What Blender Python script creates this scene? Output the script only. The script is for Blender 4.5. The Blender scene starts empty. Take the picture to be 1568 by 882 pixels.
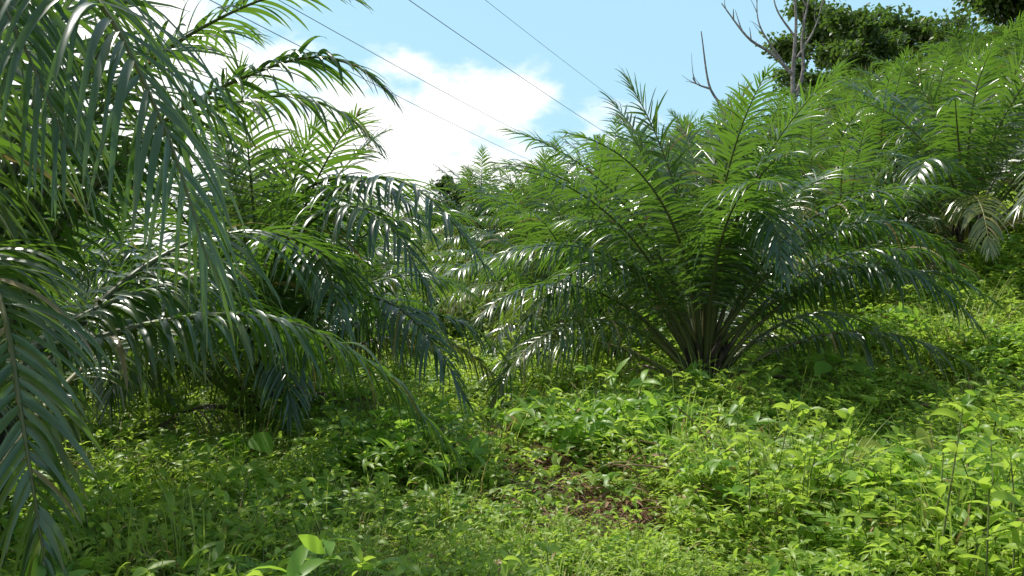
import bpy, math
import numpy as np
rng=np.random.default_rng(11)
sc=bpy.context.scene
R=math.radians

# ---------------------------------------------------------------- terrain
def H(x,y):
    x=np.asarray(x,float); y=np.asarray(y,float)
    u=.88*x+.62*y
    h=.28*2.0*np.logaddexp(0,(u-11)/2.0)
    h=24*np.tanh(h/24)
    h=h+.07*np.sin(x*1.7+.6*y)+.08*np.sin(y*1.5-x*.7+1)+.04*np.sin(3.6*x+2.3*y)+.03*np.sin(5.1*y-2.9*x)
    h=h+.25*np.sin(.21*x+2)*np.sin(.17*y+1)
    return h-.25*math.sin(2)*math.sin(1)

# ---------------------------------------------------------------- mesh accumulator (all quads)
class Acc:
    def __init__(s): s.v=[];s.f=[];s.c=[];s.m=[];s.n=0
    def add(s,v,f,c,m):
        v=np.asarray(v,float).reshape(-1,3); f=np.asarray(f,int).reshape(-1,4)
        c=np.broadcast_to(np.asarray(c,float),(len(v),3))
        s.v.append(v); s.f.append(f+s.n); s.c.append(c); s.m.append(np.full(len(f),m)); s.n+=len(v)
    def mesh(s,name,mats,smooth=True):
        v=np.concatenate(s.v); f=np.concatenate(s.f); c=np.concatenate(s.c); m=np.concatenate(s.m)
        me=bpy.data.meshes.new(name)
        me.from_pydata(v.tolist(),[],f.tolist())
        a=me.attributes.new('Col','FLOAT_COLOR','POINT')
        a.data.foreach_set('color',np.column_stack([c,np.ones(len(c))]).ravel())
        for k in mats: me.materials.append(k)
        me.polygons.foreach_set('material_index',m.astype(np.int32))
        me.polygons.foreach_set('use_smooth',np.full(len(f),smooth))
        me.update()
        return me
def nrm(a): return a/np.maximum(np.linalg.norm(a,axis=-1,keepdims=True),1e-9)
def addobj(name,me,loc=(0,0,0),rz=0,s=1.0):
    o=bpy.data.objects.new(name,me); o.location=loc; o.rotation_euler=(0,0,rz); o.scale=(s,s,s)
    sc.collection.objects.link(o); return o

def blades(acc,P,D,Nn,L,W,g,K,col,mat=0,roll=None,fold=.35,wide=True,prof='long',gp=1.4):
    N=len(P); ts=np.linspace(0,1,K+1)
    L=np.broadcast_to(L,(N,)); W=np.broadcast_to(W,(N,)); g=np.broadcast_to(g,(N,))
    dirs=D[:,None,:]+np.array([0,0,-1.])*(g[:,None]*ts**gp)[:,:,None]
    dirs=nrm(dirs)
    step=(dirs[:,1:]+dirs[:,:-1])/2*(L/K)[:,None,None]
    pos=np.concatenate([P[:,None,:],P[:,None,:]+np.cumsum(step,axis=1)],axis=1)
    side=nrm(np.cross(dirs,Nn[:,None,:]))
    up=np.cross(side,dirs)
    if roll is not None:
        r=roll[:,None,None]; side,up=side*np.cos(r)+up*np.sin(r), up*np.cos(r)-side*np.sin(r)
    if prof=='long': w=np.minimum(1,ts/.15*.6+.4)*(1-ts)**.55+.03
    elif prof=='oval': w=np.sin(np.pi*np.clip(ts,.03,.97)**.8)+.03
    else: w=(1-ts)**.7+.04
    w=(W[:,None]*w[None,:])[:,:,None]*.5
    A=pos-side*w+up*w*fold; B=pos+side*w+up*w*fold
    tcol=np.zeros((N,K+1,3)); tcol[:,:,0]=col[:,0:1]; tcol[:,:,1]=col[:,1:2]; tcol[:,:,2]=ts[None,:]
    if wide:
        V=np.stack([A,pos,B],axis=2); q=3
    else:
        V=np.stack([A,B],axis=2); q=2
    C=np.repeat(tcol[:,:,None,:],q,axis=2)
    idx=np.arange(N*(K+1)*q).reshape(N,K+1,q)
    F=[]
    for j in range(q-1):
        F.append(np.stack([idx[:,:-1,j],idx[:,:-1,j+1],idx[:,1:,j+1],idx[:,1:,j]],axis=-1).reshape(-1,4))
    acc.add(V,np.concatenate(F),C.reshape(-1,3),mat)

def tube(acc,pts,rad,sides=6,mat=1,col=(.5,0,0)):
    pts=np.asarray(pts,float); M=len(pts)
    rad=np.interp(np.linspace(0,1,M),np.linspace(0,1,len(rad)),rad)
    T=nrm(np.gradient(pts,axis=0))
    ref=np.array([0.31,.95,.02]) if abs(T[0][2])>.7 else np.array([0,0,1.])
    S=nrm(np.cross(T,ref)); U=np.cross(S,T)
    a=np.linspace(0,2*np.pi,sides,endpoint=False)
    V=pts[:,None,:]+rad[:,None,None]*(np.cos(a)[None,:,None]*S[:,None,:]+np.sin(a)[None,:,None]*U[:,None,:])
    idx=np.arange(M*sides).reshape(M,sides); nx=np.roll(idx,-1,axis=1)
    F=np.stack([idx[:-1],nx[:-1],nx[1:],idx[1:]],axis=-1).reshape(-1,4)
    acc.add(V,F,col,mat)

def resample(p,n):
    p=np.asarray(p,float); d=np.r_[0,np.cumsum(np.linalg.norm(np.diff(p,axis=0),axis=1))]
    t=np.linspace(0,d[-1],n); return np.column_stack([np.interp(t,d,p[:,k]) for k in range(3)]),d[-1]
def spline(cp,n=60):
    cp=np.asarray(cp,float); cp=np.vstack([2*cp[0]-cp[1],cp,2*cp[-1]-cp[-2]]); out=[]
    for i in range(1,len(cp)-2):
        t=np.linspace(0,1,14,endpoint=False)[:,None]
        a,b,c,d=cp[i-1],cp[i],cp[i+1],cp[i+2]
        out.append(.5*((2*b)+(-a+c)*t+(2*a-5*b+4*c-d)*t**2+(-a+3*b-3*c+d)*t**3))
    out.append(cp[-2][None]); return resample(np.vstack(out),n)[0]

def frond(acc,pts,nl=60,ll=.75,w=.042,pet=.2,age=0.,K=6,wide=True,droop=1.0,thick=1.0,ragged=.7):
    pts,Lt=resample(pts,40)
    T=nrm(np.gradient(pts,axis=0))
    up=np.array([0,0,1.])
    S=np.cross(T,up); 
    hz=pts[-1]-pts[0]; hz[2]=0; hs=np.cross(nrm(hz[None])[0],up)
    S=nrm(S*1.0+hs*.35); Nn=nrm(np.cross(S,T))
    tube(acc,pts,[.05*thick,.03*thick,.018*thick,.011*thick,.004*thick],5,1,(rng.random(),age,0))
    fcol=rng.random()
    for sd in (-1,1):
        u=(np.arange(nl)+rng.uniform(-.35,.35,nl))/nl; u=np.clip(u,0,1)
        keep=rng.random(nl)>.06*ragged; u=u[keep]; n=len(u)
        s=pet+(1-pet)*u
        f=s*39; i=np.clip(f.astype(int),0,38); fr=(f-i)[:,None]
        P=pts[i]*(1-fr)+pts[i+1]*fr; t=T[i]; S_=S[i]*sd; N_=Nn[i]
        a=np.interp(u,[0,.5,.85,1],[R(84),R(64),R(42),R(14)])+rng.normal(0,.06,n)
        e=rng.choice([-.2,.1,.38],n)*ragged+rng.normal(0,.11,n)
        D=nrm(np.cos(a)[:,None]*t+np.sin(a)[:,None]*(np.cos(e)[:,None]*S_+np.sin(e)[:,None]*N_))
        L=ll*np.interp(u,[0,.12,.35,.7,.9,1],[.35,.75,1,.85,.5,.32])*rng.uniform(.82,1.1,n)
        W=w*np.interp(u,[0,.2,.8,1],[.6,1,.9,.5])*rng.uniform(.75,1.25,n)
        g=droop*rng.uniform(.6,1.35,n)*np.sqrt(L/ll)
        br=rng.random(n)<.06; g=np.where(br,g*2.8,g)
        ag=np.clip(age+rng.normal(0,.045,n)+(rng.random(n)<.014)*.5,0,1)
        col=np.column_stack([fcol*.6+.4*rng.random(n),ag])
        blades(acc,P,D,N_,L,W,g,K,col,0,roll=rng.normal(0,.28,n),fold=.35,wide=wide)

def arc(base,az,el0,L,bend,sb=0.,n=30,p=1.35):
    s=np.linspace(0,1,n); el=el0-bend*s**p; el=np.maximum(el,R(-82)); a=az+sb*s
    d=np.column_stack([np.cos(a)*np.cos(el),np.sin(a)*np.cos(el),np.sin(el)])
    return np.asarray(base)+np.vstack([[0,0,0],np.cumsum((d[1:]+d[:-1])/2*L/(n-1),axis=0)])

def trunk(acc,base,h,r=.24,stubs=46):
    base=np.asarray(base,float)
    zs=np.linspace(-.3,h,9)
    p=np.column_stack([base[0]+.02*np.sin(zs*5),base[1]+.02*np.cos(zs*4),base[2]+zs])
    tube(acc,p,[r*1.25,r*1.05,r*.9,r*.75,r*.5],12,2,(.3,0,0))
    for i in range(stubs):
        az=i*2.39996; z=-.05+h*(i/stubs)
        b=base+np.array([np.cos(az)*r*.8,np.sin(az)*r*.8,z])
        q=arc(b,az,R(rng.uniform(45,72)),rng.uniform(.2,.5),R(-15),0,5)
        tube(acc,q,[.055,.04,.02],5,2,(rng.random(),0,0))

def palm(acc,base=(0,0,0),n=36,L=4.0,th=.8,K=5,wide=True,nl=56,filt=None,ll=.72,dead=3,az0=0,w=.042,openness=1.0,agemax=.28,elo=38,tall=1.0,tr=.24):
    base=np.asarray(base,float)
    trunk(acc,base,th,tr)
    for i in range(n):
        f=i/(n-1); az=az0+i*2.39996+rng.normal(0,.12)
        el=np.interp(f,[0,.25,.6,1],[88,76,60,elo])+rng.normal(0,4)
        bd=np.interp(f,[0,.25,.6,1],[20,62,102,114])*openness+rng.normal(0,9)
        l=L*np.interp(f,[0,.12,.3,.5,1],[.84*tall,1.0*tall,1.04,1.05,.95])*rng.uniform(.92,1.07)
        if filt and not filt(math.atan2(math.sin(az),math.cos(az)),f): continue
        r=.05+.15*f
        b=base+np.array([np.cos(az)*r,np.sin(az)*r,th*(1-.6*f)])
        age=max(0,np.interp(f,[0,.15,.7,1],[.12,.02,.0,agemax*.5])+rng.normal(0,.025)+(f>.8)*(rng.random()**2)*agemax)
        frond(acc,arc(b,az,R(el),l,R(bd),rng.normal(0,.28),p=1.5),nl=nl,ll=ll*rng.uniform(.88,1.08),w=w,K=K,wide=wide,age=age,
              pet=.22,droop=np.interp(f,[0,.3,.6,1],[.4,1.0,1.8,2.4]),ragged=.8)
    for i in range(dead):
        az=rng.uniform(0,6.28)
        if filt and not filt(math.atan2(math.sin(az),math.cos(az)),1): continue
        b=base+np.array([np.cos(az)*.2,np.sin(az)*.2,th*.4])
        frond(acc,arc(b,az,R(rng.uniform(15,35)),L*.62,R(95),rng.normal(0,.2)),nl=40,ll=ll*.8,w=w*.5,K=K,wide=wide,age=1.,droop=2.2)

# ---------------------------------------------------------------- materials
def newmat(name):
    m=bpy.data.materials.new(name); m.use_nodes=True; nt=m.node_tree; nt.nodes.clear()
    return m,nt,nt.nodes,nt.links
def ramp(nt,fac,stops):
    r=nt.nodes.new('ShaderNodeValToRGB'); e=r.color_ramp.elements
    while len(e)<len(stops): e.new(.5)
    for k,(p,c) in zip(e,stops): k.position=p; k.color=(*c,1)
    nt.links.new(fac,r.inputs[0]); return r.outputs[0]
def leafmat(name,cs,ages,trans,rough=.4,tf=.4,spec=.5,objrand=True):
    m,nt,N,Lk=newmat(name)
    at=N.new('ShaderNodeAttribute'); at.attribute_name='Col'
    sp=N.new('ShaderNodeSeparateColor'); Lk.new(at.outputs['Color'],sp.inputs[0])
    rnd=sp.outputs[0]
    if objrand:
        oi=N.new('ShaderNodeObjectInfo')
        ad=N.new('ShaderNodeMath'); ad.operation='MULTIPLY_ADD'; ad.inputs[1].default_value=.5
        mu=N.new('ShaderNodeMath'); mu.operation='MULTIPLY'; mu.inputs[1].default_value=.5
        Lk.new(sp.outputs[0],mu.inputs[0]); Lk.new(oi.outputs['Random'],ad.inputs[0]); Lk.new(mu.outputs[0],ad.inputs[2]); rnd=ad.outputs[0]
    c1=ramp(nt,rnd,cs)
    tip=N.new('ShaderNodeMath'); tip.operation='POWER'; tip.inputs[1].default_value=7; Lk.new(sp.outputs[2],tip.inputs[0])
    tm=N.new('ShaderNodeMath'); tm.operation='MULTIPLY_ADD'; tm.inputs[1].default_value=.25; Lk.new(tip.outputs[0],tm.inputs[0]); Lk.new(sp.outputs[1],tm.inputs[2])
    ac=ramp(nt,tm.outputs[0],ages)
    af=N.new('ShaderNodeMapRange'); af.inputs['From Min'].default_value=.04; af.inputs['From Max'].default_value=.45; Lk.new(tm.outputs[0],af.inputs['Value'])
    mx=N.new('ShaderNodeMix'); mx.data_type='RGBA'; Lk.new(af.outputs[0],mx.inputs['Factor']); Lk.new(c1,mx.inputs['A']); Lk.new(ac,mx.inputs['B'])
    b=N.new('ShaderNodeBsdfPrincipled'); Lk.new(mx.outputs['Result'],b.inputs['Base Color']); b.inputs['Roughness'].default_value=rough
    b.inputs['Specular IOR Level'].default_value=spec
    tr=N.new('ShaderNodeBsdfTranslucent')
    tc=N.new('ShaderNodeMix'); tc.data_type='RGBA'; tc.inputs['A'].default_value=(*trans,1); Lk.new(af.outputs[0],tc.inputs['Factor'])
    Lk.new(ac,tc.inputs['B']); Lk.new(tc.outputs['Result'],tr.inputs['Color'])
    ms=N.new('ShaderNodeMixShader'); ms.inputs[0].default_value=tf; Lk.new(b.outputs[0],ms.inputs[1]); Lk.new(tr.outputs[0],ms.inputs[2])
    o=N.new('ShaderNodeOutputMaterial'); Lk.new(ms.outputs[0],o.inputs[0]); return m
def barkmat(name,c1,c2,scale=8,rough=.85,bump=.4):
    m,nt,N,Lk=newmat(name)
    tc=N.new('ShaderNodeTexCoord'); no=N.new('ShaderNodeTexNoise'); no.inputs['Scale'].default_value=scale; no.inputs['Detail'].default_value=6
    Lk.new(tc.outputs['Object'],no.inputs[0])
    c=ramp(nt,no.outputs[0],[(.35,c1),(.65,c2)])
    b=N.new('ShaderNodeBsdfPrincipled'); b.inputs['Roughness'].default_value=rough; Lk.new(c,b.inputs['Base Color'])
    bu=N.new('ShaderNodeBump'); bu.inputs['Strength'].default_value=bump; bu.inputs['Distance'].default_value=.03; Lk.new(no.outputs[0],bu.inputs['Height']); Lk.new(bu.outputs[0],b.inputs['Normal'])
    o=N.new('ShaderNodeOutputMaterial'); Lk.new(b.outputs[0],o.inputs[0]); return m

AG=[(0,(.08,.14,.02)),(.25,(.22,.23,.035)),(.55,(.34,.26,.09)),(1,(.19,.14,.09))]
M_palm=leafmat('palm_leaflet',[(0,(.018,.040,.017)),(.5,(.030,.066,.021)),(1,(.065,.115,.028))],AG,(.24,.48,.04),rough=.31,tf=.29,spec=1.0)
M_rach=leafmat('palm_rachis',[(0,(.05,.07,.02)),(1,(.13,.14,.045))],[(0,(.25,.22,.05)),(.4,(.34,.25,.06)),(1,(.16,.10,.06))],(.1,.2,.02),rough=.45,tf=.08)
M_trunk=barkmat('palm_trunk_fibre',(.02,.015,.011),(.085,.062,.042),14)
M_weed=leafmat('weed_leaf',[(0,(.10,.18,.022)),(.4,(.21,.32,.035)),(.75,(.32,.43,.06)),(1,(.46,.52,.13))],AG,(.58,.80,.09),rough=.42,tf=.46)
M_weed2=leafmat('herb_leaf',[(0,(.09,.19,.025)),(.6,(.17,.30,.035)),(1,(.28,.42,.06))],AG,(.44,.72,.07),rough=.42,tf=.43)
M_grass=leafmat('grass_blade',[(0,(.14,.22,.025)),(.6,(.26,.34,.06)),(1,(.42,.42,.15))],AG,(.44,.62,.09),rough=.5,tf=.4)
M_dry=leafmat('dry_litter',[(0,(.13,.075,.045)),(.6,(.27,.16,.095)),(1,(.46,.33,.22))],[(0,(.2,.11,.06)),(1,(.2,.11,.06))],(.3,.16,.08),rough=.8,tf=.15,spec=.2)
M_stem=barkmat('weed_stem',(.07,.10,.02),(.15,.18,.05),20)
M_tree=leafmat('tree_leaf',[(0,(.022,.045,.013)),(.6,(.05,.095,.02)),(1,(.12,.17,.035))],AG,(.18,.32,.035),rough=.45,tf=.32)
M_bush=leafmat('bush_leaf',[(0,(.07,.12,.02)),(.6,(.13,.20,.035)),(1,(.24,.29,.06))],AG,(.30,.46,.06),rough=.5,tf=.35)
M_bark=barkmat('tree_bark',(.10,.085,.07),(.26,.23,.2),5)
M_dead=barkmat('weathered_wood',(.13,.11,.10),(.32,.29,.27),6)
PM=[M_palm,M_rach,M_trunk]

# ---------------------------------------------------------------- ground
k=5.0; t=np.linspace(-1,1,301); gx=450*np.sinh(k*t)/np.sinh(k)
X,Y=np.meshgrid(gx,gx+8,indexing='ij'); Z=H(X,Y)
idx=np.arange(X.size).reshape(X.shape)
F=np.stack([idx[:-1,:-1],idx[1:,:-1],idx[1:,1:],idx[:-1,1:]],axis=-1).reshape(-1,4)
m,nt,N,Lk=newmat('ground_soil_and_moss')
tc=N.new('ShaderNodeTexCoord')
n1=N.new('ShaderNodeTexNoise'); n1.inputs['Scale'].default_value=1.3; n1.inputs['Detail'].default_value=8; Lk.new(tc.outputs['Object'],n1.inputs[0])
n2=N.new('ShaderNodeTexNoise'); n2.inputs['Scale'].default_value=22; n2.inputs['Detail'].default_value=6; Lk.new(tc.outputs['Object'],n2.inputs[0])
ad=N.new('ShaderNodeMath'); ad.operation='MULTIPLY_ADD'; ad.inputs[1].default_value=.6; Lk.new(n2.outputs[0],ad.inputs[0]); 
mu=N.new('ShaderNodeMath'); mu.operation='MULTIPLY'; mu.inputs[1].default_value=.5; Lk.new(n1.outputs[0],mu.inputs[0]); Lk.new(mu.outputs[0],ad.inputs[2])
c=ramp(nt,ad.outputs[0],[(.3,(.06,.038,.022)),(.48,(.13,.085,.045)),(.6,(.13,.14,.035)),(.75,(.16,.20,.05))])
b=N.new('ShaderNodeBsdfPrincipled'); b.inputs['Roughness'].default_value=.95; Lk.new(c,b.inputs['Base Color'])
bu=N.new('ShaderNodeBump'); bu.inputs['Distance'].default_value=.06; Lk.new(n2.outputs[0],bu.inputs['Height']); Lk.new(bu.outputs[0],b.inputs['Normal'])
o=N.new('ShaderNodeOutputMaterial'); Lk.new(b.outputs[0],o.inputs[0])
a=Acc(); a.add(np.column_stack([X.ravel(),Y.ravel(),Z.ravel()]),F,(0,0,0),0)
addobj('ground',a.mesh('ground',[m]))

# ---------------------------------------------------------------- hero palms
def gz(x,y): return float(H(x,y))
# main palm
a=Acc(); palm(a,(2.85,11.8,gz(2.85,11.8)),n=44,L=4.35,th=1.0,K=6,nl=68,az0=.4,dead=3,ll=.82,w=.046,tall=1.03,filt=lambda az,f: not(abs(az+1.5)<.75 and f>.5))
b0=np.array([2.85,11.8,gz(2.85,11.8)+.9])
for cp in ([b0,(3.0,11.0,2.6),(3.15,10.2,2.95),(3.2,9.7,2.6),(3.2,9.4,2.0)],
           [b0,(3.7,11.1,2.2),(4.6,10.7,2.75),(5.4,10.5,2.6),(6.0,10.4,2.0)],
           [b0,(3.8,11.0,1.8),(4.7,10.4,2.2),(5.4,10.1,1.9),(5.9,9.9,1.3)],
           [b0,(2.0,11.2,2.0),(1.1,10.8,2.2),(.4,10.6,1.7),(-.1,10.5,.9)]):
    frond(a,spline(cp),nl=66,ll=.78,K=6,pet=.2,w=.052,age=0.,droop=2.0)
addobj('oil_palm',a.mesh('oil_palm_main',PM))
# left middle palm
a=Acc(); b0=np.array([-3.15,10.0,gz(-3.15,10.0)])
palm(a,b0,n=34,L=3.6,th=1.15,K=5,nl=60,az0=1.3,dead=4,ll=.78,w=.046,tr=.17,filt=lambda az,f: not(-2.0<az<-.4 and f>.25))
c0=b0+np.array([.1,-.1,.9])
for cp in ([c0,(-2.5,9.1,2.5),(-1.5,8.2,3.0),(-.8,7.7,2.75),(-.22,7.4,2.05)],
           [c0,(-2.5,9.0,2.3),(-1.7,8.0,2.7),(-1.1,7.5,2.4),(-.75,7.3,1.8)],
           [c0,(-2.7,8.9,2.0),(-2.3,8.2,2.4),(-1.8,7.6,2.1),(-1.5,7.2,1.5)],
           [c0,(-2.3,9.1,1.7),(-1.4,8.6,1.75),(-.8,8.2,1.3),(-.45,8.1,.7)],
           [c0,(-3.0,8.6,1.9),(-2.9,7.9,2.1),(-2.8,7.3,1.8),(-2.7,6.9,1.3)],
           [c0,(-2.9,9.0,1.5),(-2.6,8.4,1.6),(-2.3,7.9,1.25),(-2.1,7.6,.7)],
           [c0,(-3.4,9.0,1.6),(-3.6,8.3,1.75),(-3.7,7.7,1.4),(-3.75,7.4,.8)],
           [c0,(-2.6,9.3,2.7),(-2.0,8.9,3.1),(-1.3,8.6,2.95),(-.8,8.5,2.4)]):
    frond(a,spline(cp),nl=60,ll=.80,K=7,pet=.15,w=.053,age=.0,droop=2.2)
addobj('oil_palm',a.mesh('oil_palm_b',PM))
# left foreground palm
a=Acc(); b0=np.array([-3.35,4.7,gz(-3.35,4.7)])
palm(a,b0,n=36,L=4.6,th=1.1,K=6,nl=64,az0=.2,dead=2,ll=.9,w=.044,filt=lambda az,f: (az>.95 or az<-2.5))
c0=b0+np.array([.1,0,1.0])
FR=[([c0,(-2.95,4.1,2.4),(-2.3,3.5,3.25),(-1.65,3.05,3.05),(-1.28,2.9,2.5),(-1.08,2.85,1.95)],1.0,.07,3.2,.035),
    ([c0,(-3.1,4.0,2.6),(-2.7,3.4,3.5),(-2.2,3.0,3.35),(-1.80,2.8,2.9),(-1.5,2.7,2.35)],1.0,.03,3.2,.035),
    ([c0,(-3.2,3.9,2.4),(-3.0,3.3,3.2),(-2.5,2.9,3.1),(-2.1,2.7,2.7),(-1.85,2.6,2.1)],.95,.0,3.2,.036),
    ([c0,(-2.9,4.2,1.75),(-2.45,3.6,2.05),(-2.02,3.15,1.82),(-1.84,3.0,1.35),(-1.72,2.95,.8)],.60,.10,1.6,.038),
    ([c0,(-2.95,4.1,1.4),(-2.7,3.5,1.5),(-2.4,3.1,1.2),(-2.2,2.9,.7)],.60,.02,1.8,.036),
    ([c0,(-2.9,4.9,2.1),(-2.3,5.2,2.95),(-1.5,5.2,3.35),(-1.05,5.1,3.32),(-.76,5.0,3.1)],.62,.0,1.5,.044),
    ([c0,(-2.9,5.1,2.2),(-2.4,5.6,3.0),(-1.8,5.9,3.3),(-1.3,5.9,3.2),(-.95,5.8,2.9)],.62,.0,1.8,.044),
    ([c0,(-3.0,5.0,2.4),(-2.5,5.3,3.3),(-1.9,5.4,3.75),(-1.4,5.4,3.9),(-1.0,5.3,3.8)],.6,.0,.9,.042),
    ([c0,(-3.1,4.9,1.9),(-2.9,5.0,2.6),(-2.6,5.1,3.5),(-2.1,5.2,4.3),(-1.5,5.3,4.7)],.7,.0,1.0,.042),
    ([c0,(-3.2,4.8,1.9),(-3.1,4.9,2.7),(-2.9,5.1,3.6),(-2.6,5.3,4.4),(-2.1,5.4,4.9)],.75,.0,1.0,.042),
    ([c0,(-2.9,5.1,1.45),(-2.2,5.5,1.68),(-1.6,5.8,1.62),(-1.05,6.0,1.30),(-.42,6.0,.65)],.70,.08,2.6,.050),
    ([c0,(-3.0,5.3,1.6),(-2.5,6.0,1.9),(-2.0,6.7,1.6),(-1.6,7.2,1.0)],.70,.04,2.4,.048)]
for cp,ll,ag,dr,w in FR:
    frond(a,spline(cp),nl=80,ll=ll,K=9,pet=.16,w=w,age=ag,droop=dr)
addobj('oil_palm',a.mesh('oil_palm_c',PM))
# right edge palm (mostly outside the picture)
a=Acc(); b0=np.array([5.4,6.0,gz(5.4,6.0)])
palm(a,b0,n=22,L=3.6,th=.9,K=5,nl=60,az0=2,dead=1,filt=lambda az,f: abs(az)<1.1)
c0=b0+np.array([-.1,0,.9])
for cp in ([c0,(5.0,5.8,2.2),(4.5,5.6,2.95),(3.9,5.5,2.95),(3.42,5.4,2.4)],[c0,(5.0,5.9,1.9),(4.6,5.8,2.6),(4.15,5.8,2.55),(3.8,5.8,2.0)]):
    frond(a,spline(cp),nl=70,ll=.5,K=8,pet=.16,age=.15,droop=1.0)
addobj('oil_palm',a.mesh('oil_palm_d',PM))

# palm templates for the rest of the plantation
TP=[]
for i,(n,L,ll) in enumerate([(28,3.9,.80),(25,3.8,.76),(30,4.1,.84)]):
    a=Acc(); palm(a,(0,0,0),n=n,L=L,th=.9,K=4,wide=False,nl=50,az0=i*1.1,dead=2,ll=ll,w=.06,openness=[1,.95,1.05][i]); TP.append(a.mesh('oil_palm_t%d'%i,PM))
spots=[(1.6,17.4,1.0),(.9,21,1.0),(3.6,19.5,.95),(1.0,27.5,1.1),(1.8,33,1.1),(4.6,25,1.1),(5.8,30,1.1),(6.9,16.6,.85),(8.2,21.5,1.0),(8.2,27,1.1),(11.6,25,1.1),(9.6,16.8,1.0),(14.2,21,1.05),
 (12,31,1.1),(15.5,29,1.1),(19.5,32,1.15),(17.5,25,1.0),(13,37,1.1),(8.5,36,1.15),(4.6,37,1.15),(18,38,1.15),(23.4,39,1.3),(28,43,1.3),(18.5,44,1.2),(24,32,1.1),
 (-4.2,15,1.0),(-7.6,15.0,1.0),(-4.0,20.5,.95),(-11,19,1.0),(-6.0,30,1.0),(-16,27,1.1),(-1.5,38,1.1),(-10,38,1.1),
 (-7.0,9.2,.95),(13.6,15.7,.9),(-22,30,1.1),(20.8,36,1.35),(25.0,37.5,1.3),(22.5,42.5,1.3)]
for i,(x,y,s) in enumerate(spots):
    addobj('oil_palm',TP[(i*7)%3],(x,y,gz(x,y)-.05),i*2.1+.5,s*rng.uniform(.96,1.05))

# ---------------------------------------------------------------- trees
def grow(acc,p,d,L,r,depth,ends,mat=1,spread=.6):
    n=6; pts=[np.array(p,float)]; d=np.array(d,float)
    for i in range(n):
        d=d+rng.normal(0,.09,3)+np.array([0,0,.03]); d/=np.linalg.norm(d); pts.append(pts[-1]+d*L/n)
    tube(acc,pts,[r,r*.65],6 if depth>1 else 4,mat,(rng.random(),0,0))
    if depth==0: ends.append(pts[-1]); ends.append(pts[3]); return
    for j in range(rng.integers(3,5)):
        q=pts[rng.integers(2,n+1)]; dd=d+rng.normal(0,spread,3); dd[2]=abs(dd[2])*.8+.05; dd/=np.linalg.norm(dd)
        grow(acc,q,dd,L*rng.uniform(.55,.8),r*.55,depth-1,ends,mat,spread)
def tree(h,nleaf,ls,cr):
    a=Acc(); ends=[]; grow(a,(0,0,-.3),(0,0,1),h*.45,h*.022,3,ends,spread=.75)
    e=np.array(ends); wt=rng.uniform(.2,1,len(e)); ci=rng.choice(len(e),nleaf,p=wt/wt.sum())
    rad=rng.uniform(.35,.95,len(e))*cr
    v=nrm(rng.normal(0,1,(nleaf,3)))*(rng.random(nleaf)**.45)[:,None]*rad[ci][:,None]*np.array([1.3,1.3,.6])
    P=e[ci]+v
    D=nrm(rng.normal(0,1,(nleaf,3))+v*.6); Nn=nrm(rng.normal(0,.6,(nleaf,3))+np.array([0,0,1.]))
    cl=rng.random(len(e)); col=np.column_stack([np.clip(cl[ci]*.75+rng.random(nleaf)*.3,0,1),np.zeros(nleaf)])
    blades(a,P,D,Nn,ls*rng.uniform(.7,1.2,nleaf),ls*.55,.3,2,col,0,wide=False,prof='oval')
    return a.mesh('broadleaf_tree',[M_tree,M_bark])
TT=[tree(9,12000,.34,1.0),tree(8,11000,.30,.95)]
for i,(x,y,s) in enumerate([(21.5,52,1.1),(25,54,1.35),(29.5,52,1.2),(33.5,55,1.4),(38,52,1.35),(27,62,1.6),(-2.6,47,.62),(-22,60,.9),(22.5,49,.75)]):
    addobj('broadleaf_tree',TT[i%2],(x,y,gz(x,y)),i*1.7,s)
# bare dead trees
def dead_tree(name,base,trunkpts,branches,r):
    a=Acc(); tube(a,spline(trunkpts,30),[r,r*.8,r*.45,r*.2],8,0,(.5,0,0))
    for bp,br in branches:
        tube(a,spline(bp,16),[br,br*.25],5,0,(.5,0,0))
        bp=spline(bp,16)
        for k in range(5):
            q=bp[rng.integers(6,15)]; d=nrm((bp[-1]-bp[0])[None]+rng.normal(0,.6*np.linalg.norm(bp[-1]-bp[0]),(1,3)))[0]
            tube(a,arc(q,math.atan2(d[1],d[0]),abs(d[2])+.3,rng.uniform(.5,1.3),rng.normal(0,.6),0,8),[br*.35,br*.1],4,0,(.5,0,0))
    addobj(name,a.mesh(name,[M_dead]))
x,y=13.4,38.; g=gz(x,y)-.3
dead_tree('bare_dead_tree',None,[(x,y,g-.3),(x+.1,y,g+3),(x,y,g+6),(x+.15,y,g+9),(x-.1,y+.2,g+12)],
 [([(x,y,g+6.2),(x-1,y,g+7.2),(x-2.2,y-.2,g+7.9),(x-3.4,y,g+9.6)],.10),
  ([(x+.1,y,g+5.0),(x+.5,y,g+6.4),(x+.45,y,g+8),(x+.9,y,g+10.5)],.11),
  ([(x-.5,y,g+6.8),(x-1.6,y,g+8.6),(x-1.7,y,g+10.4)],.06),
  ([(x+.1,y,g+8),(x-.8,y,g+9.4),(x-1.0,y,g+11)],.06),([(x+.2,y,g+7),(x+1.2,y+.3,g+8.6),(x+1.6,y,g+10.5)],.06)],.17)
x,y=9.6,36.; g=gz(x,y)+.3
dead_tree('bare_dead_tree',None,[(x,y,g-.3),(x,y,g+2.5),(x-.1,y,g+4.6),(x-.7,y,g+5.8),(x-1.05,y,g+8.2)],
 [([(x-.6,y,g+5.6),(x-1.2,y,g+5.8),(x-1.45,y,g+6.1)],.06)],.12)

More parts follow.
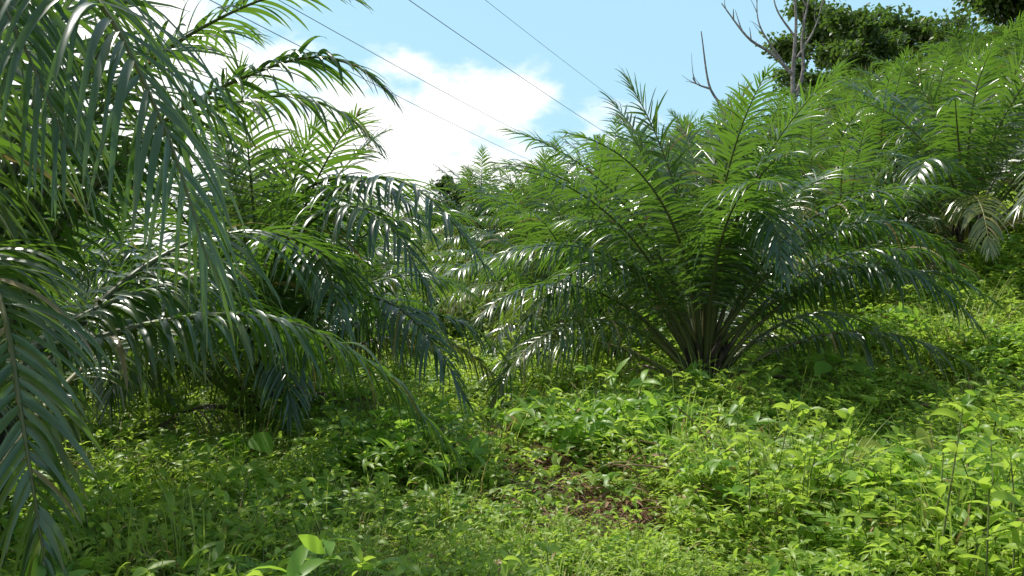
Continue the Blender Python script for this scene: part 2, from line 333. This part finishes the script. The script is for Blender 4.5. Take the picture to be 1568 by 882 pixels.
# ---------------------------------------------------------------- undergrowth clumps
UC=bpy.data.collections.new('undergrowth_plants')
def reg(name,acc,mats,smooth=True):
    me=acc.mesh(name,mats,smooth); o=bpy.data.objects.new(name,me); UC.objects.link(o)
def herb(nst,hmin,hmax,ll,lw,spread,pairs,name,mat):
    a=Acc()
    for i in range(nst):
        az=rng.uniform(0,6.28); r=spread*math.sqrt(rng.random()); h=rng.uniform(hmin,hmax)
        p=arc((r*math.cos(az),r*math.sin(az),-.03),az+rng.normal(0,.5),R(rng.uniform(55,88)),h,R(rng.uniform(-10,30)),0,8)
        tube(a,p,[.004,.002],3,1,(.5,0,0))
        n=pairs*2+3
        s=np.r_[np.repeat(np.linspace(.3,.95,pairs),2),[1,1,1]]
        f=np.clip(s*7,0,6.99); ii=f.astype(int); P=p[ii]+(p[ii+1]-p[ii])*(f-ii)[:,None]
        A=np.arange(n)*(math.pi)+np.repeat(np.arange((n+1)//2),2)[:n]*1.57+rng.normal(0,.35,n)+rng.uniform(0,6)
        e=rng.normal(.35,.3,n)
        D=np.column_stack([np.cos(A)*np.cos(e),np.sin(A)*np.cos(e),np.sin(e)])
        Nn=nrm(np.column_stack([rng.normal(0,.4,n),rng.normal(0,.4,n),np.ones(n)]))
        col=np.column_stack([np.clip(rng.normal(.5,.25,n)+.25*(s-.6),0,1),(rng.random(n)<.03)*.5])
        blades(a,P,D,Nn,ll*rng.uniform(.5,1.2,n),lw*rng.uniform(.7,1.1,n),rng.uniform(.3,1.1,n),4,col,0,prof='oval',fold=.3)
    reg(name,a,[mat,M_stem])
herb(34,.12,.32,.06,.025,.32,4,'a_weed_plant',M_weed)
herb(28,.15,.48,.075,.028,.30,5,'b_weed_plant',M_weed)
herb(14,.20,.46,.12,.042,.26,3,'c_herb_plant',M_weed2)
# grass
a=Acc(); n=110; az=rng.uniform(0,6.28,n); r=.2*np.sqrt(rng.random(n)); e=np.radians(rng.uniform(35,85,n))
D=np.column_stack([np.cos(az)*np.cos(e),np.sin(az)*np.cos(e),np.sin(e)])
blades(a,np.column_stack([r*np.cos(az),r*np.sin(az),np.zeros(n)-.02]),D,nrm(np.column_stack([-np.cos(az),-np.sin(az),np.ones(n)])),rng.uniform(.2,.65,n),.010,rng.uniform(.6,2,n),6,np.column_stack([rng.random(n),(rng.random(n)<.15)*.6]),0,prof='g')
reg('d_grass_tuft',a,[M_grass])
# fern
a=Acc()
for i in range(9):
    az=i*.7+rng.normal(0,.2)
    frond(a,arc((0,0,0),az,R(rng.uniform(45,70)),rng.uniform(.4,.65),R(75),.2),nl=26,ll=.10,w=.02,pet=.15,K=3,droop=.3,thick=.1,ragged=.2)
reg('e_fern',a,[M_weed2,M_stem])
# creeping vine mat
a=Acc(); n=360; x=rng.normal(0,.26,n); y=rng.normal(0,.26,n); z=.16*np.exp(-(x*x+y*y)/.1)*rng.uniform(.2,1.2,n)+.03
A=rng.uniform(0,6.28,n); e=rng.normal(.1,.35,n)
blades(a,np.column_stack([x,y,z]),np.column_stack([np.cos(A)*np.cos(e),np.sin(A)*np.cos(e),np.sin(e)]),nrm(np.column_stack([rng.normal(0,.45,n),rng.normal(0,.45,n),np.ones(n)])),rng.uniform(.03,.065,n),.032,.4,3,np.column_stack([rng.random(n),(rng.random(n)<.04)*.6]),0,prof='oval')
reg('f_creeper',a,[M_weed])
# dry litter
a=Acc(); n=170; x=rng.normal(0,.22,n); y=rng.normal(0,.22,n); A=rng.uniform(0,6.28,n); e=rng.uniform(-.1,.6,n)
blades(a,np.column_stack([x,y,rng.uniform(.01,.12,n)]),np.column_stack([np.cos(A)*np.cos(e),np.sin(A)*np.cos(e),np.sin(e)]),nrm(np.column_stack([rng.normal(0,.5,n),rng.normal(0,.5,n),np.ones(n)])),rng.uniform(.05,.24,n),rng.uniform(.004,.034,n),1.0,4,np.column_stack([rng.random(n),np.zeros(n)]),0,prof='long')
for i in range(18):
    az=rng.uniform(0,6.28); tube(a,arc((rng.normal(0,.15),rng.normal(0,.15),.0),az,R(rng.uniform(5,60)),rng.uniform(.2,.5),R(30),.5,7),[.005,.002],4,0,(rng.random(),0,0))
reg('g_dry_litter',a,[M_dry])
# shrub
a=Acc(); n=800; v=nrm(rng.normal(0,1,(n,3))); v[:,2]=np.abs(v[:,2]); rr=.45*rng.random(n)**.35*(1+.35*np.sin(v[:,0]*6)*np.cos(v[:,1]*7))
P=v*rr[:,None]*np.array([1,1,1.1])
blades(a,P,nrm(v+rng.normal(0,.7,(n,3))),nrm(v*.4+np.array([0,0,1])+rng.normal(0,.35,(n,3))),rng.uniform(.06,.13,n),.05,.5,2,np.column_stack([rng.random(n),(rng.random(n)<.03)*.6]),0,prof='oval',wide=False)
reg('h_shrub',a,[M_bush])

def scatter(name,P,rot,scl,ind):
    me=bpy.data.meshes.new(name); me.from_pydata(P.tolist(),[],[])
    for nm,tp,dt,key in (('rot','FLOAT_VECTOR',rot,'vector'),('scl','FLOAT_VECTOR',scl,'vector'),('ind','INT',ind.astype(np.int32),'value')):
        at=me.attributes.new(nm,tp,'POINT'); at.data.foreach_set(key,np.ascontiguousarray(dt).ravel())
    o=addobj(name,me)
    ng=bpy.data.node_groups.new(name,'GeometryNodeTree')
    ng.interface.new_socket('Geometry',in_out='INPUT',socket_type='NodeSocketGeometry')
    ng.interface.new_socket('Geometry',in_out='OUTPUT',socket_type='NodeSocketGeometry')
    N=ng.nodes; Lk=ng.links
    gi=N.new('NodeGroupInput'); go=N.new('NodeGroupOutput'); ip=N.new('GeometryNodeInstanceOnPoints')
    ci=N.new('GeometryNodeCollectionInfo'); ci.inputs['Collection'].default_value=UC; ci.inputs['Separate Children'].default_value=True; ci.inputs['Reset Children'].default_value=True
    def na(nm,tp):
        n=N.new('GeometryNodeInputNamedAttribute'); n.data_type=tp; n.inputs['Name'].default_value=nm; return n.outputs[0]
    Lk.new(gi.outputs[0],ip.inputs['Points']); Lk.new(ci.outputs[0],ip.inputs['Instance']); ip.inputs['Pick Instance'].default_value=True
    Lk.new(na('ind','INT'),ip.inputs['Instance Index']); Lk.new(na('rot','FLOAT_VECTOR'),ip.inputs['Rotation']); Lk.new(na('scl','FLOAT_VECTOR'),ip.inputs['Scale'])
    Lk.new(ip.outputs[0],go.inputs[0])
    md=o.modifiers.new('scatter','NODES'); md.node_group=ng
def noise2(x,y,s,ph=0):
    return (np.sin(x*s+ph)*np.cos(y*s*1.13+ph*2)+.6*np.sin(x*s*2.3+y*s*1.1+ph)+.4*np.cos(y*s*3.1-x*s*2.7+ph*3))/2
n=16000; d=2.6+30*rng.random(n)**1.5; x=rng.uniform(-1,1,n)*(.72*d+1.6); y=d
def pat(x,y): return ((x-.45)/1.0)**2+((y-7.3)/1.4)**2+1.0*noise2(x,y,3.6)
patch=pat(x,y)
q=noise2(x,y,1.1,1.3); q2=noise2(x,y,.75,4.1)
keep=(patch>.85)|(rng.random(n)<.42)
x,y,q,q2,patch=[z[keep] for z in (x,y,q,q2,patch)]; n=len(x)
r=rng.random(n)
ind=np.where(r<.28,0,np.where(r<.54,1,np.where(r<.60,2,np.where(r<.70,3,np.where(r<.73,4,np.where(r<.92,5,np.where(r<.95,6,0)))))))
ind=np.where((q2>.35)&(rng.random(n)<.45),2,ind); ind=np.where((q2<-.35)&(rng.random(n)<.45),1,ind); ind=np.where((q<-.45)&(rng.random(n)<.35),3,ind)
ind=np.where((x<-1)&(rng.random(n)<.08),4,ind)
ind=np.where((patch<.85)&(rng.random(n)<.35),6,ind)
ind=np.where((y>20)&(rng.random(n)<.35),7,ind)
s=(.85+.75*q+rng.normal(0,.25,n))*np.interp(y,[2,5,12,20,36],[.75,1.0,1.25,1.6,2.2]); s=np.clip(s,.4,2.8)
s=np.where((x>-.8)&(x<1.5)&(y<6.3),s*.72,s)
s=np.where(patch<.85,s*.5,s)
P=np.column_stack([x,y,H(x,y)]); rot=np.column_stack([rng.normal(0,.15,n),rng.normal(0,.15,n),rng.uniform(0,6.28,n)])
scatter('undergrowth',P,rot,np.column_stack([s,s,s*rng.uniform(.65,1.3,n)]),ind)
# dry patch litter
n=300; x=rng.uniform(-1.4,2.3,n); y=rng.uniform(5.2,9.6,n); pp=pat(x,y); kk=(pp<.95)|((pp<1.9)&(rng.random(n)<.25)); x=x[kk]; y=y[kk]; n=len(x); s=rng.uniform(.7,1.4,n)
scatter('dry_litter',np.column_stack([x,y,H(x,y)]),np.column_stack([rng.normal(0,.15,n),rng.normal(0,.15,n),rng.uniform(0,6.28,n)]),np.column_stack([s,s,s]),np.full(n,6))
# hillside cover
n=4500; d=24+50*rng.random(n)**1.2; x=rng.uniform(-1,1,n)*(.72*d+3); y=d
s=rng.uniform(1.2,3.2,n)*np.interp(d,[26,80],[1,1.7]); ind=np.where(rng.random(n)<.75,7,1)
scatter('hillside_shrubs',np.column_stack([x,y,H(x,y)-.1]),np.column_stack([rng.normal(0,.2,n),rng.normal(0,.2,n),rng.uniform(0,6.28,n)]),np.column_stack([s,s,s*rng.uniform(.5,1.0,n)]),ind)

# broad-leaved taro plants
M_taro=leafmat('taro_leaf',[(0,(.10,.20,.03)),(1,(.24,.40,.05))],[(0,(.3,.4,.05)),(.3,(.55,.5,.12)),(1,(.5,.4,.15))],(.42,.75,.06),rough=.6,tf=.5,spec=.25)
def taro(x,y,h,ls,age=0.,n=4,az0=0,tilt=.3,rv=.6):
    a=Acc(); g=gz(x,y)
    for i in range(n):
        az=az0+i*2.4; p=arc((x,y,g),az,R(78),h*rng.uniform(.75,1.1),R(25),0,8); tube(a,p,[.009,.005],5,1,(.5,age,0))
        D=np.array([[math.cos(az)*.9,math.sin(az)*.9,-.15]]); 
        blades(a,p[-1][None]-D*ls*.25,D,np.array([[.5*math.cos(az),.5*math.sin(az)-tilt,1.]]),ls*rng.uniform(.8,1.1),ls*.7,.7,8,np.array([[rv,age]]),0,prof='oval',fold=.25)
    addobj('taro_plant',a.mesh('taro_plant',[M_taro,M_rach]))
taro(2.75,8.7,.62,.26,0,4,3.2,.8); taro(-3.0,7.8,.5,.24,.0,3,0); taro(-2.3,6.6,.6,.26,0,4,1,1.); taro(3.1,6.3,.66,.28,.3,3,4.5,1.4); taro(4.8,8.0,.62,.26,0,3,2,.9); taro(3.5,6.5,.6,.22,.0,4,2,1.); taro(1.0,9.4,.5,.26,0,4,1); taro(2.4,5.2,.5,.2,.05,4,1.3,.9); taro(4.3,10.5,.65,.3,.0,4,1.3,.9)

# ---------------------------------------------------------------- power lines
m,nt,N,Lk=newmat('cable_metal'); b=N.new('ShaderNodeBsdfPrincipled'); b.inputs['Base Color'].default_value=(.06,.06,.065,1); b.inputs['Roughness'].default_value=.5
o=N.new('ShaderNodeOutputMaterial'); Lk.new(b.outputs[0],o.inputs[0])
def wire(p0,p1,sag,r):
    t=np.linspace(0,1,60)[:,None]; p=np.array(p0)*(1-t)+np.array(p1)*t; p[:,2]-=(4*sag*t*(1-t))[:,0]
    a=Acc(); tube(a,p,[r,r*1.6],6,0,(0,0,0)); addobj('power_line',a.mesh('power_line',[m]))
wire((-15.6,30,16.6),(9.3,150,27.6),.5,.02)
wire((-9.4,30,16.6),(24.7,150,27.0),.5,.02)
wire((-5.9,30,16.6),(31.5,150,29.0),.5,.012)
wire((-11.9,30,13.0),(5.7,150,25.0),.3,.018)

# ---------------------------------------------------------------- light and sky
sd=np.array([-.36,.36,.86]); sd/=np.linalg.norm(sd)
el=math.asin(sd[2]); azs=math.atan2(sd[0],sd[1])
from mathutils import Vector
sl=bpy.data.lights.new('sun','SUN'); sl.energy=5.0; sl.angle=R(.55); sl.color=(1,.96,.87)
so=bpy.data.objects.new('sun',sl); sc.collection.objects.link(so); so.rotation_euler=Vector(sd).to_track_quat('Z','Y').to_euler(); so.location=(0,0,40)
w=bpy.data.worlds.new('World'); sc.world=w; w.use_nodes=True; nt=w.node_tree; N=nt.nodes; Lk=nt.links; N.clear()
sky=N.new('ShaderNodeTexSky'); sky.sky_type='NISHITA'; sky.sun_disc=False; sky.sun_elevation=el; sky.sun_rotation=azs; sky.dust_density=1.0; sky.ozone_density=1.0
bg=N.new('ShaderNodeBackground'); bg.inputs[1].default_value=.15; Lk.new(sky.outputs[0],bg.inputs[0])
bh=N.new('ShaderNodeBackground'); bh.inputs[0].default_value=(.48,.82,1,1); bh.inputs[1].default_value=1.08
bc=N.new('ShaderNodeBackground'); bc.inputs[0].default_value=(1,.995,.98,1); bc.inputs[1].default_value=1.35
tc=N.new('ShaderNodeTexCoord'); mp=N.new('ShaderNodeMapping'); mp.inputs['Scale'].default_value=(1,1,1.8); mp.inputs['Location'].default_value=(.3,.1,.2); Lk.new(tc.outputs['Generated'],mp.inputs[0])
no=N.new('ShaderNodeTexNoise'); no.inputs['Scale'].default_value=3.6; no.inputs['Detail'].default_value=9; no.inputs['Roughness'].default_value=.55; Lk.new(mp.outputs[0],no.inputs[0])
sp=N.new('ShaderNodeSeparateXYZ'); Lk.new(tc.outputs['Generated'],sp.inputs[0])
def math_(op,a,b,c=None):
    n=N.new('ShaderNodeMath'); n.operation=op
    for k,v in enumerate((a,b,c)):
        if v is None: continue
        if hasattr(v,'links'): Lk.new(v,n.inputs[k])
        else: n.inputs[k].default_value=v
    return n.outputs[0]
v=math_('MULTIPLY_ADD',sp.outputs[2],-1.2,.33)
v=math_('MULTIPLY_ADD',sp.outputs[0],-.35,v)
v=math_('ADD',v,no.outputs[0])
mr=N.new('ShaderNodeMapRange'); mr.interpolation_type='SMOOTHSTEP'; mr.inputs['From Min'].default_value=.52; mr.inputs['From Max'].default_value=.64; Lk.new(v,mr.inputs['Value'])
hz=N.new('ShaderNodeMapRange'); hz.interpolation_type='SMOOTHSTEP'; hz.inputs['From Min'].default_value=.30; hz.inputs['From Max'].default_value=.80; hz.inputs['To Min'].default_value=.78; hz.inputs['To Max'].default_value=.1; Lk.new(sp.outputs[2],hz.inputs['Value'])
m0=N.new('ShaderNodeMixShader'); Lk.new(hz.outputs[0],m0.inputs[0]); Lk.new(bg.outputs[0],m0.inputs[1]); Lk.new(bh.outputs[0],m0.inputs[2])
ms=N.new('ShaderNodeMixShader'); Lk.new(mr.outputs[0],ms.inputs[0]); Lk.new(m0.outputs[0],ms.inputs[1]); Lk.new(bc.outputs[0],ms.inputs[2])
wo=N.new('ShaderNodeOutputWorld'); Lk.new(ms.outputs[0],wo.inputs[0])

cam=bpy.data.cameras.new('camera'); cam.lens=28; cam.sensor_width=36; cam.clip_end=2000; cam.clip_start=.05
co=bpy.data.objects.new('camera',cam); sc.collection.objects.link(co); co.location=(0,0,1.88); co.rotation_euler=(R(90),0,0); sc.camera=co
sc.view_settings.view_transform='Standard'; sc.view_settings.look='None'; sc.view_settings.exposure=0
